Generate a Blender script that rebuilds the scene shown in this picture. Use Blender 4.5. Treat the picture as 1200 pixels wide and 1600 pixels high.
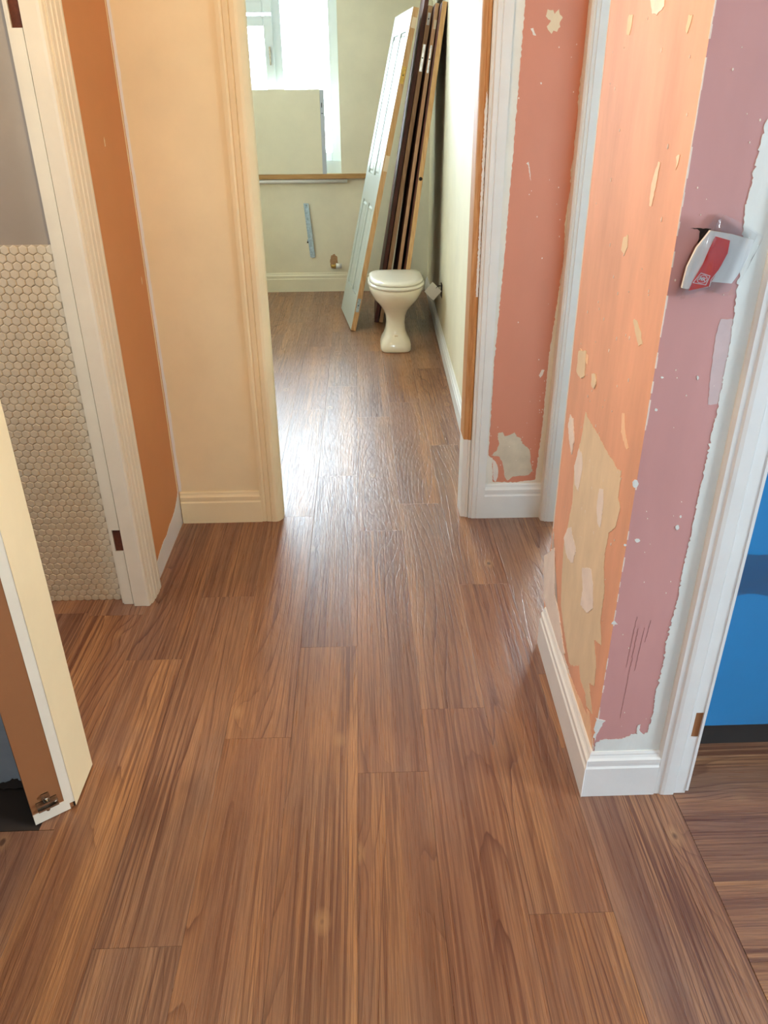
import bpy, bmesh, math, random
from mathutils import Vector, Matrix, noise
for o in list(bpy.data.objects): bpy.data.objects.remove(o)
SC = bpy.context.scene; COL = SC.collection
random.seed(7)

# ------------------------------------------------------------------ camera
cam = bpy.data.objects.new('camera', bpy.data.cameras.new('camera')); COL.objects.link(cam)
cam.data.sensor_fit = 'HORIZONTAL'; cam.data.sensor_width = 36.0; cam.data.lens = 36.12
cam.data.clip_start = 0.02
R = ((0.999478, -0.020995, 0.024536), (-0.031520, -0.469107, 0.882579), (-0.007019, -0.882892, -0.469524))
cam.matrix_world = Matrix(((R[0][0], -R[0][1], -R[0][2], 0.0),
                           (R[1][0], -R[1][1], -R[1][2], 0.0),
                           (R[2][0], -R[2][1], -R[2][2], 1.52), (0, 0, 0, 1)))
SC.camera = cam
# ------------------------------------------------------------------ colour management
SC.view_settings.view_transform = 'Standard'; SC.view_settings.look = 'None'
SC.view_settings.gamma = 1.0; SC.view_settings.use_curve_mapping = False
SC.view_settings.exposure = 0.0
SC.cycles.max_bounces = 10; SC.cycles.diffuse_bounces = 6; SC.cycles.sample_clamp_indirect = 6
SC.cycles.caustics_reflective = False; SC.cycles.caustics_refractive = False
# ------------------------------------------------------------------ world: bright overcast sky
world = bpy.data.worlds.new('overcast_sky'); SC.world = world; world.use_nodes = True
bgn = world.node_tree.nodes['Background']
bgn.inputs[0].default_value = (0.75, 0.90, 1.0, 1); bgn.inputs[1].default_value = 53.0
# ------------------------------------------------------------------ window portals and an added bathroom lamp
def area(name, loc, size, power, color, aim, portal=False):
    l = bpy.data.lights.new(name, 'AREA'); l.shape = 'RECTANGLE'; l.size, l.size_y = size
    l.energy = power; l.color = color
    o = bpy.data.objects.new(name, l); COL.objects.link(o); o.location = loc
    o.rotation_euler = (Vector(aim)).to_track_quat('-Z', 'Y').to_euler()
    if portal: l.cycles.is_portal = True
    return o
area('far_window_portal', (-1.12, 7.33, 1.66), (1.96, 1.3), 1, (1, 1, 1), (0, -1, 0), True)
area('far_room_side_portal', (-2.38, 4.4, 1.80), (.66, .34), 1, (1, 1, 1), (1, 0, 0), True)
area('side_room_portal', (2.5, 5.46, 1.55), (1.2, 1.1), 1, (1, 1, 1), (0, -1, 0), True)
area('kitchen_portal', (3.83, -.075, 1.6), (.95, 1.0), 1, (1, 1, 1), (-1, 0, 0), True)
area('front_door_portal', (0.0, -2.29, 1.5), (.36, .7), 1, (1, 1, 1), (0, 1, 0), True)
area('bathroom_fill_lamp', (-2.15, 1.86, 1.7), (0.6, 0.8), 16, (0.95, 0.96, 1.0), (1, 0, 0))  # added lamp, no window behind it; brightens tiles and the salmon wall
def bulb_light(loc, power):
    l = bpy.data.lights.new('hall_lamp_light', 'POINT'); l.energy = power; l.color = (1.0, 0.76, 0.43)
    l.shadow_soft_size = 0.05
    o = bpy.data.objects.new('hall_lamp_light', l); COL.objects.link(o); o.location = loc
bulb_light((-.30, 1.30, 2.14), 28)

# ------------------------------------------------------------------ materials
def S(h):
    h = h.lstrip('#'); c = [int(h[i:i+2], 16)/255 for i in (0, 2, 4)]
    return tuple((x/12.92 if x <= .04045 else ((x+.055)/1.055)**2.4) for x in c) + (1,)
class NT:
    def __init__(s, name):
        s.m = bpy.data.materials.new(name); s.m.use_nodes = True; s.t = s.m.node_tree
        s.b = s.t.nodes['Principled BSDF']
    def n(s, typ, **kw):
        nd = s.t.nodes.new(typ)
        for k, v in kw.items(): setattr(nd, k, v)
        return nd
    def l(s, a, b): s.t.links.new(a, b)
    def math(s, op, a, b=None, c=None):
        nd = s.n('ShaderNodeMath', operation=op)
        for i, v in enumerate((a, b, c)):
            if v is None: continue
            if isinstance(v, (int, float)): nd.inputs[i].default_value = v
            else: s.l(v, nd.inputs[i])
        return nd.outputs[0]
    def mix(s, f, a, b, blend='MIX'):
        nd = s.n('ShaderNodeMix', data_type='RGBA', blend_type=blend)
        for i, v in ((0, f), (6, a), (7, b)):
            if isinstance(v, (int, float)): nd.inputs[i].default_value = v
            elif isinstance(v, tuple): nd.inputs[i].default_value = v
            else: s.l(v, nd.inputs[i])
        return nd.outputs[2]
    def noise(s, vec, scale, detail=3, rough=.5, dist=0):
        nd = s.n('ShaderNodeTexNoise'); nd.inputs['Scale'].default_value = scale
        nd.inputs['Detail'].default_value = detail; nd.inputs['Roughness'].default_value = rough
        nd.inputs['Distortion'].default_value = dist
        if vec is not None: s.l(vec, nd.inputs['Vector'])
        return nd.outputs['Fac']
    def mapr(s, v, a, b, c=0., d=1.):
        nd = s.n('ShaderNodeMapRange'); s.l(v, nd.inputs[0])
        for i, x in enumerate((a, b, c, d)): nd.inputs[i+1].default_value = x
        return nd.outputs[0]
    def vmul(s, v, xyz):
        nd = s.n('ShaderNodeVectorMath', operation='MULTIPLY'); s.l(v, nd.inputs[0]); nd.inputs[1].default_value = xyz
        return nd.outputs[0]
    def bump(s, h, strength, dist):
        nd = s.n('ShaderNodeBump'); nd.inputs['Strength'].default_value = strength
        nd.inputs['Distance'].default_value = dist; s.l(h, nd.inputs['Height']); s.l(nd.outputs[0], s.b.inputs['Normal'])
    def pos(s): return s.n('ShaderNodeNewGeometry').outputs['Position']

def paint(name, col, rough=.5, var=.06, scale=3, brush=(1, 1, 1), bump=.15, spec=.5):
    k = NT(name); p = k.vmul(k.pos(), brush)
    v = k.mapr(k.noise(p, scale, 5, .6), .3, .7, 1-var, 1+var)
    k.l(k.mix(1.0, S(col), v, 'MULTIPLY'), k.b.inputs['Base Color'])
    k.b.inputs['Roughness'].default_value = rough; k.b.inputs['Specular IOR Level'].default_value = spec
    if bump: k.bump(k.noise(p, 90, 3), bump, .001)
    return k.m
def metal(name, col, rough=.35):
    k = NT(name); v = k.noise(k.pos(), 60, 4)
    k.l(k.mix(k.mapr(v, .35, .7), S(col), tuple(c*.6 for c in S(col)[:3])+(1,)), k.b.inputs['Base Color'])
    k.b.inputs['Metallic'].default_value = 1; k.b.inputs['Roughness'].default_value = rough
    return k.m
def timber(name, a, b, axis='z', rough=.6):
    k = NT(name); sc = {'z': (1, 1, .07), 'y': (1, .07, 1), 'x': (.07, 1, 1)}[axis]
    p = k.vmul(k.pos(), sc)
    g = k.noise(p, 110, 4, .6, .3); w = k.noise(p, 14, 3)
    c = k.mix(k.mapr(g, .35, .65), S(a), S(b)); c = k.mix(k.mapr(w, .4, .62, 0, .45), c, S(b))
    k.l(c, k.b.inputs['Base Color']); k.b.inputs['Roughness'].default_value = rough
    k.bump(g, .3, .001); return k.m

def floor_wood(name, swap=False):
    k = NT(name); tc = k.n('ShaderNodeTexCoord').outputs['Object']; oi = k.n('ShaderNodeObjectInfo').outputs['Random']
    if swap:
        mp = k.n('ShaderNodeMapping'); mp.inputs['Rotation'].default_value[2] = math.pi/2; k.l(tc, mp.inputs[0]); tc = mp.outputs[0]
    cmb = k.n('ShaderNodeCombineXYZ'); k.l(k.math('MULTIPLY', oi, 37.0), cmb.inputs[0]); k.l(k.math('MULTIPLY', oi, 91.0), cmb.inputs[1]); k.l(k.math('MULTIPLY', oi, 13.), cmb.inputs[2])
    ad = k.n('ShaderNodeVectorMath', operation='ADD'); k.l(tc, ad.inputs[0]); k.l(cmb.outputs[0], ad.inputs[1]); P = ad.outputs[0]
    sep = k.n('ShaderNodeSeparateXYZ'); k.l(P, sep.inputs[0])
    # knots: sparse voronoi cells stretched along the board
    vo = k.n('ShaderNodeTexVoronoi', feature='F1'); vo.inputs['Scale'].default_value = 1.0; vo.inputs['Randomness'].default_value = .9
    k.l(k.vmul(P, (5.6, 3.4, 1)), vo.inputs['Vector']); kd0 = vo.outputs['Distance']
    vc = k.n('ShaderNodeSeparateColor'); k.l(vo.outputs['Color'], vc.inputs[0])
    gate = k.math('GREATER_THAN', vc.outputs[0], .22)
    kd = k.math('ADD', kd0, k.math('MULTIPLY', k.math('SUBTRACT', 1.0, gate), 5.0))
    knotpull = k.math('EXPONENT', k.math('MULTIPLY', k.math('MULTIPLY', kd, kd), -30.0))
    n1 = k.noise(k.vmul(P, (5.0, .55, 1)), 1.0, 1, .4)
    n2 = k.noise(k.vmul(P, (18, 1.1, 1)), 1.0, 3, .5)
    ring = k.math('ADD', k.math('ADD', k.math('MULTIPLY', sep.outputs[0], 52.0), k.math('MULTIPLY', n1, 19.0)),
                  k.math('ADD', k.math('MULTIPLY', n2, 1.0), k.math('MULTIPLY', knotpull, 1.2)))
    fr = k.math('FRACT', ring)
    line = k.math('MULTIPLY', k.math('POWER', k.mapr(fr, .30, .97), 4.5), k.mapr(fr, 1.0, .97))
    lmask = k.mapr(k.noise(k.vmul(P, (11, .55, 1)), 1.0, 2, .5), .42, .60)
    fine = k.noise(k.vmul(P, (420, 7, 1)), 1.0, 2, .5)
    med = k.noise(k.vmul(P, (120, 1.3, 1)), 1.0, 3, .6)
    tone = k.noise(k.vmul(P, (13, .38, 1)), 1.0, 2, .5)
    blot = k.noise(k.vmul(P, (7, 2.6, 1)), 1.0, 3, .6)
    cr = k.n('ShaderNodeValToRGB'); e = cr.color_ramp.elements
    e[0].position = .30; e[0].color = S('#7d5440'); e[1].position = .72; e[1].color = S('#bd895c')
    x = e.new(.46); x.color = S('#91654a'); x = e.new(.56); x.color = S('#a27350')
    k.l(k.math('ADD', k.math('MULTIPLY', tone, .8), k.math('MULTIPLY', med, .2)), cr.inputs[0]); c = cr.outputs[0]
    c = k.mix(k.mapr(blot, .50, .72, 0, .55), c, S('#8a6c5b'))
    c = k.mix(k.mapr(fine, .46, .60, 0, .48), c, S('#613c2b'))
    mm = k.mapr(k.noise(k.vmul(P, (9, .5, 3)), 1.0, 2, .5), .40, .58, .30, .95)
    c = k.mix(k.math('MULTIPLY', k.mapr(med, .47, .60), mm), c, S('#653b29'))
    c = k.mix(k.math('MULTIPLY', line, k.mapr(lmask, 0, 1, .08, .95)), c, S('#55291a'))
    halo = k.mapr(kd, .13, .05)
    c = k.mix(k.math('MULTIPLY', halo, .4), c, S('#bf9468'))
    c = k.mix(k.mapr(k.math('ADD', kd, k.math('MULTIPLY', k.math('SUBTRACT', blot, .5), .08)), .050, .030, 0, .85), c, S('#4e2e20'))
    hv = k.n('ShaderNodeHueSaturation'); k.l(c, hv.inputs['Color']); k.l(k.mapr(oi, 0, 1, .93, 1.07), hv.inputs['Value'])
    k.l(k.mapr(k.math('FRACT', k.math('MULTIPLY', oi, 7.3)), 0, 1, .92, 1.06), hv.inputs['Saturation'])
    k.l(hv.outputs[0], k.b.inputs['Base Color'])
    k.l(k.mapr(fine, .3, .7, FR[0], FR[1]), k.b.inputs['Roughness'])
    k.b.inputs['Specular IOR Level'].default_value = .75
    h = k.math('ADD', k.math('MULTIPLY', fine, .6), k.math('ADD', k.math('MULTIPLY', line, -.35), k.math('MULTIPLY', k.noise(k.vmul(P, (70, 22, 1)), 1., 3), 1.3)))
    k.bump(h, .55, .0014); return k.m
FR = (.26, .42)
M = {}
M['wood'] = floor_wood('pine_vinyl_plank'); M['wood_x'] = floor_wood('pine_vinyl_plank_turned', True)
M['sub'] = paint('floor_screed', '#3a302a', .9)
M['cream'] = paint('cream_wall_paint', '#ead9b2', .55)
M['farcream'] = paint('far_room_wall_paint', '#e4ddc3', .6)
M['brown'] = paint('caramel_brown_wall_paint', '#cd8a54', .6, .04)
M['red'] = paint('red_pink_wall_paint', '#d0866c', .5, .05, 3, (1, 1, .4))
M['pink'] = paint('pink_wall_paint_lamplit', '#dfa789', .72, .15, 7, (1, 1, .3))  # same paint as the rose face, with warm lamplight put into the colour
M['rose'] = paint('pink_wall_paint_daylit', '#c28f8c', .55, .12, 3.5, (1, 1, .3))  # same paint as the salmon side, with cool daylight put into the colour
M['white'] = paint('white_gloss_trim_paint', '#e6e6e4', .35, .04, 6)
M['wall_white'] = paint('bare_primed_plaster', '#e8e2d6', .6, .05, 8)
M['plaster'] = paint('beige_plaster', '#dfcaaa', .8, .08, 12, (1, 1, .5))
M['plaster_grey'] = paint('grey_beige_plaster', '#cfc2ac', .8, .1, 14)
M['filler'] = paint('white_filler', '#e8dcd2', .8, .07, 16)
M['scuff'] = paint('pale_sanding_scuff', '#f0c8a4', .6, .1, 30, (1, 1, .3))
M['lilac'] = paint('grey_primer_smear', '#c9b4b4', .6, .08, 14)
M['brush'] = paint('white_brushed_paint', '#dde0dc', .5, .05, 20, (1, 1, .4), .4)
M['greywall'] = paint('grey_bathroom_wall_paint', '#a3988c', .6)
M['cupwall'] = paint('blue_grey_cupboard_plaster', '#8b9299', .8, .15, 8)
M['tile'] = paint('greige_glazed_tile', '#dccfb8', .3, .06, 25, bump=0)
M['grout'] = paint('grey_grout', '#bfb09a', .85)
M['mdf'] = paint('brown_mdf', '#93603a', .6, .04, 10)
M['ply'] = timber('brown_bare_timber', '#d6a470', '#b27842')
M['tan'] = timber('tan_door_edge_timber', '#d2ab7c', '#b88a54')
M['tan2'] = timber('worn_door_edge_timber', '#d2a880', '#ac8058')
M['redwood_and_shade'] = timber('dark_red_timber_and_gap_shade', '#6f3620', '#4a2114')  # real on the tall board; on door faces it paints the gap shade
M['sill'] = timber('pale_window_board_timber', '#b98f5a', '#a0763f', 'x')
M['doorwhite'] = paint('white_door_paint', '#b2b8b0', .45, .03)
M['ceramic'] = paint('cream_vitreous_china', '#e6ddc8', .12, .03, 5, bump=0, spec=.6)
M['seat'] = paint('pale_toilet_seat_plastic', '#ddd6c8', .2, .03, 5, bump=0)
M['steel'] = metal('galvanised_steel', '#b8ccd2', .35); M['brass'] = metal('brass', '#c9a45a', .3)
M['chrome'] = metal('nickel_steel', '#c8c0b4', .25); M['copper'] = metal('copper_pipe', '#b87444', .3)
M['hole'] = paint('dark_recess', '#2b211b', .9); M['burn'] = paint('split_brown_timber', '#5b2c18', .8, .4, 60)
M['plastic'] = paint('white_plastic', '#e8e6e0', .3, .02, bump=0)
M['upvc'] = paint('white_window_plastic', '#dfe9ea', .3, .02, bump=0)
M['board'] = paint('cream_board_paper', '#e3dcc2', .75, .04, 4)
M['tape'] = paint('grey_board_edge', '#b4bac0', .6)
M['blue'] = paint('blue_cabinet_film', '#2877ae', .35, .05, 5)
M['black'] = paint('black_plinth', '#2a2726', .5, .1)
M['labelred'] = paint('red_card', '#e8382a', .35, .02, bump=0)
M['card'] = paint('white_card', '#eceff0', .35, .02, bump=0)
M['trim_warm_lit'] = paint('warm_lit_gloss_trim_paint', '#e8dfcc', .4, .05, 6)  # white trim paint with the hall's warm light mixed into its colour
M['kitchen'] = paint('blue_bounce_kitchen_paint', '#b9d3e6', .6)  # unseen walls, made blue to cool the light reaching the near trims
M['drip'] = paint('dried_drip', '#8d5c58', .6)
M['plaster_brown'] = paint('brown_old_plaster', '#a8825c', .9, .2, 40)
M['bulb'] = NT('warm_bulb_glass').m
_b = M['bulb'].node_tree.nodes['Principled BSDF']; _b.inputs['Emission Color'].default_value = (1, .66, .33, 1); _b.inputs['Emission Strength'].default_value = 8
def clear(name, tint, gloss, rough):
    k = NT(name); t = k.t; t.nodes.remove(k.b)
    a = k.n('ShaderNodeBsdfTransparent'); a.inputs[0].default_value = tint
    g = k.n('ShaderNodeBsdfGlossy'); g.inputs['Roughness'].default_value = rough
    f = k.n('ShaderNodeFresnel'); f.inputs[0].default_value = 1.5
    fac = k.math('ADD', k.math('MULTIPLY', f.outputs[0], .8), gloss)
    mx = k.n('ShaderNodeMixShader'); k.l(fac, mx.inputs[0]); k.l(a.outputs[0], mx.inputs[1]); k.l(g.outputs[0], mx.inputs[2])
    k.l(mx.outputs[0], t.nodes['Material Output'].inputs[0]); return k.m
M['glass'] = clear('window_glass', (.97, .99, 1, 1), 0, .0)
M['film2'] = clear('protective_sheet', (.92, .95, .97, 1), .04, .4)
M['film'] = clear('clear_plastic_bag', (.96, .94, .93, 1), .04, .14)

# ------------------------------------------------------------------ geometry helpers
def link(name, bm, mats, parent=None, smooth=False, loc=None):
    me = bpy.data.meshes.new(name)
    bmesh.ops.recalc_face_normals(bm, faces=bm.faces[:]); bm.to_mesh(me); bm.free()
    for m in (mats if isinstance(mats, (list, tuple)) else [mats]): me.materials.append(m)
    if smooth:
        for p in me.polygons: p.use_smooth = True
    o = bpy.data.objects.new(name, me); COL.objects.link(o)
    if loc is not None: o.location = loc
    if parent is not None: o.parent = parent
    return o
def tag(o, label=None, cat=None, group=None, kind=None):
    if label: o['label'] = label
    if cat: o['category'] = cat
    if group: o['group'] = group
    if kind: o['kind'] = kind
    return o
def empty(name, loc, label, cat, group=None):
    o = bpy.data.objects.new(name, None); COL.objects.link(o); o.location = loc
    o.empty_display_size = .05
    return tag(o, label, cat, group)
def addbox(bm, lo, hi, bev=0, mi=0):
    x0, y0, z0 = lo; x1, y1, z1 = hi
    vs = [bm.verts.new(p) for p in ((x0,y0,z0),(x1,y0,z0),(x1,y1,z0),(x0,y1,z0),(x0,y0,z1),(x1,y0,z1),(x1,y1,z1),(x0,y1,z1))]
    fs = [bm.faces.new([vs[i] for i in f]) for f in ((0,3,2,1),(4,5,6,7),(0,1,5,4),(1,2,6,5),(2,3,7,6),(3,0,4,7))]
    for f in fs: f.material_index = mi
    if bev:
        es = set(e for f in fs for e in f.edges)
        bmesh.ops.bevel(bm, geom=list(es), offset=bev, segments=2, affect='EDGES', profile=.5)
    return fs
def addprism(bm, poly, z0, z1):
    a = [bm.verts.new((x, y, z0)) for x, y in poly]; b = [bm.verts.new((x, y, z1)) for x, y in poly]
    bm.faces.new(a[::-1]); bm.faces.new(b); n = len(poly)
    for i in range(n): bm.faces.new((a[i], a[(i+1) % n], b[(i+1) % n], b[i]))
def addcyl(bm, p0, p1, r, seg=16, r2=None):
    p0 = Vector(p0); p1 = Vector(p1); d = (p1-p0); L = d.length
    mt = Matrix.Translation((p0+p1)/2) @ d.to_track_quat('Z', 'Y').to_matrix().to_4x4()
    bmesh.ops.create_cone(bm, cap_ends=True, segments=seg, radius1=r, radius2=r if r2 is None else r2, depth=L, matrix=mt)
def box(name, lo, hi, m, parent=None, bev=0, **k):
    bm = bmesh.new(); addbox(bm, lo, hi, bev); o = link(name, bm, m, parent)
    return tag(o, **k)
def prism(name, poly, z0, z1, m, parent=None, **k):
    bm = bmesh.new(); addprism(bm, poly, z0, z1); return tag(link(name, bm, m, parent), **k)
def cyl(name, p0, p1, r, m, parent=None, seg=16, r2=None, **k):
    bm = bmesh.new(); addcyl(bm, p0, p1, r, seg, r2); return tag(link(name, bm, m, parent, True), **k)
ST = dict(kind='structure')
def wall(name, boxes, mats, pick=None, parent=None):
    """boxes joined into one wall; pick(face normal, centre) -> material slot"""
    bm = bmesh.new()
    for b in boxes:
        if len(b) == 2: addbox(bm, *b)
        else: addprism(bm, *b)
    bmesh.ops.recalc_face_normals(bm, faces=bm.faces[:])
    if pick:
        for f in bm.faces: f.material_index = pick(f.normal, f.calc_center_median())
    return tag(link(name, bm, mats, parent), kind='structure')
SK = [(0,0),(.017,0),(.017,.092),(.0135,.097),(.0135,.101),(.0145,.106),(.0145,.116),(.010,.121),(.007,.127),(.007,.131),(.004,.137),(0,.137)]
def skirting(name, p0, p1, nrm, h=.137, m=None, t=1.0, miter=(0, 0)):
    """profile swept from p0 to p1 on the floor; nrm points into the room"""
    p0 = Vector((*p0, 0)); p1 = Vector((*p1, 0)); n = Vector((*nrm, 0)).normalized(); d = (p1-p0).normalized(); bm = bmesh.new(); k = h/.137
    A = [bm.verts.new(p0+n*a*t+Vector((0,0,b*k))-d*miter[0]*a*t) for a, b in SK]; B = [bm.verts.new(p1+n*a*t+Vector((0,0,b*k))+d*miter[1]*a*t) for a, b in SK]
    bm.faces.new(A); bm.faces.new(B[::-1]); c = len(SK)
    for i in range(c): bm.faces.new((A[i], A[(i+1) % c], B[(i+1) % c], B[i]))
    return tag(link(name, bm, m or M['white']), kind='structure')
def ragged(poly, step=.006, amp=.0016, seed=0):
    out = []; n = len(poly)
    for i in range(n):
        a = Vector(poly[i]); b = Vector(poly[(i+1) % n]); L = (b-a).length; c = max(1, int(L/step))
        for j in range(c):
            p = a.lerp(b, j/c); q = Vector((p.x*170, p.y*170, seed))
            p = p + Vector((noise.noise(q), noise.noise(q+Vector((9, 9, 9)))))*amp*1.8
            out.append((p.x, p.y))
    return out
def patch(name, poly, to3, nrm, m, parent, t=.0006, rag=True, seed=0, step=.006, amp=.0016, kind=None):
    """thin raised patch of paint / plaster on a wall"""
    P = ragged(poly, step, amp, seed) if rag else poly
    n = Vector(nrm).normalized(); bm = bmesh.new()
    A = [bm.verts.new(Vector(to3(u, v))+n*.0001) for u, v in P]; B = [bm.verts.new(Vector(to3(u, v))+n*t) for u, v in P]; c = len(P)
    bm.faces.new(B)
    for i in range(c): bm.faces.new((A[i], A[(i+1) % c], B[(i+1) % c], B[i]))
    return link(name, bm, m, parent)

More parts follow.
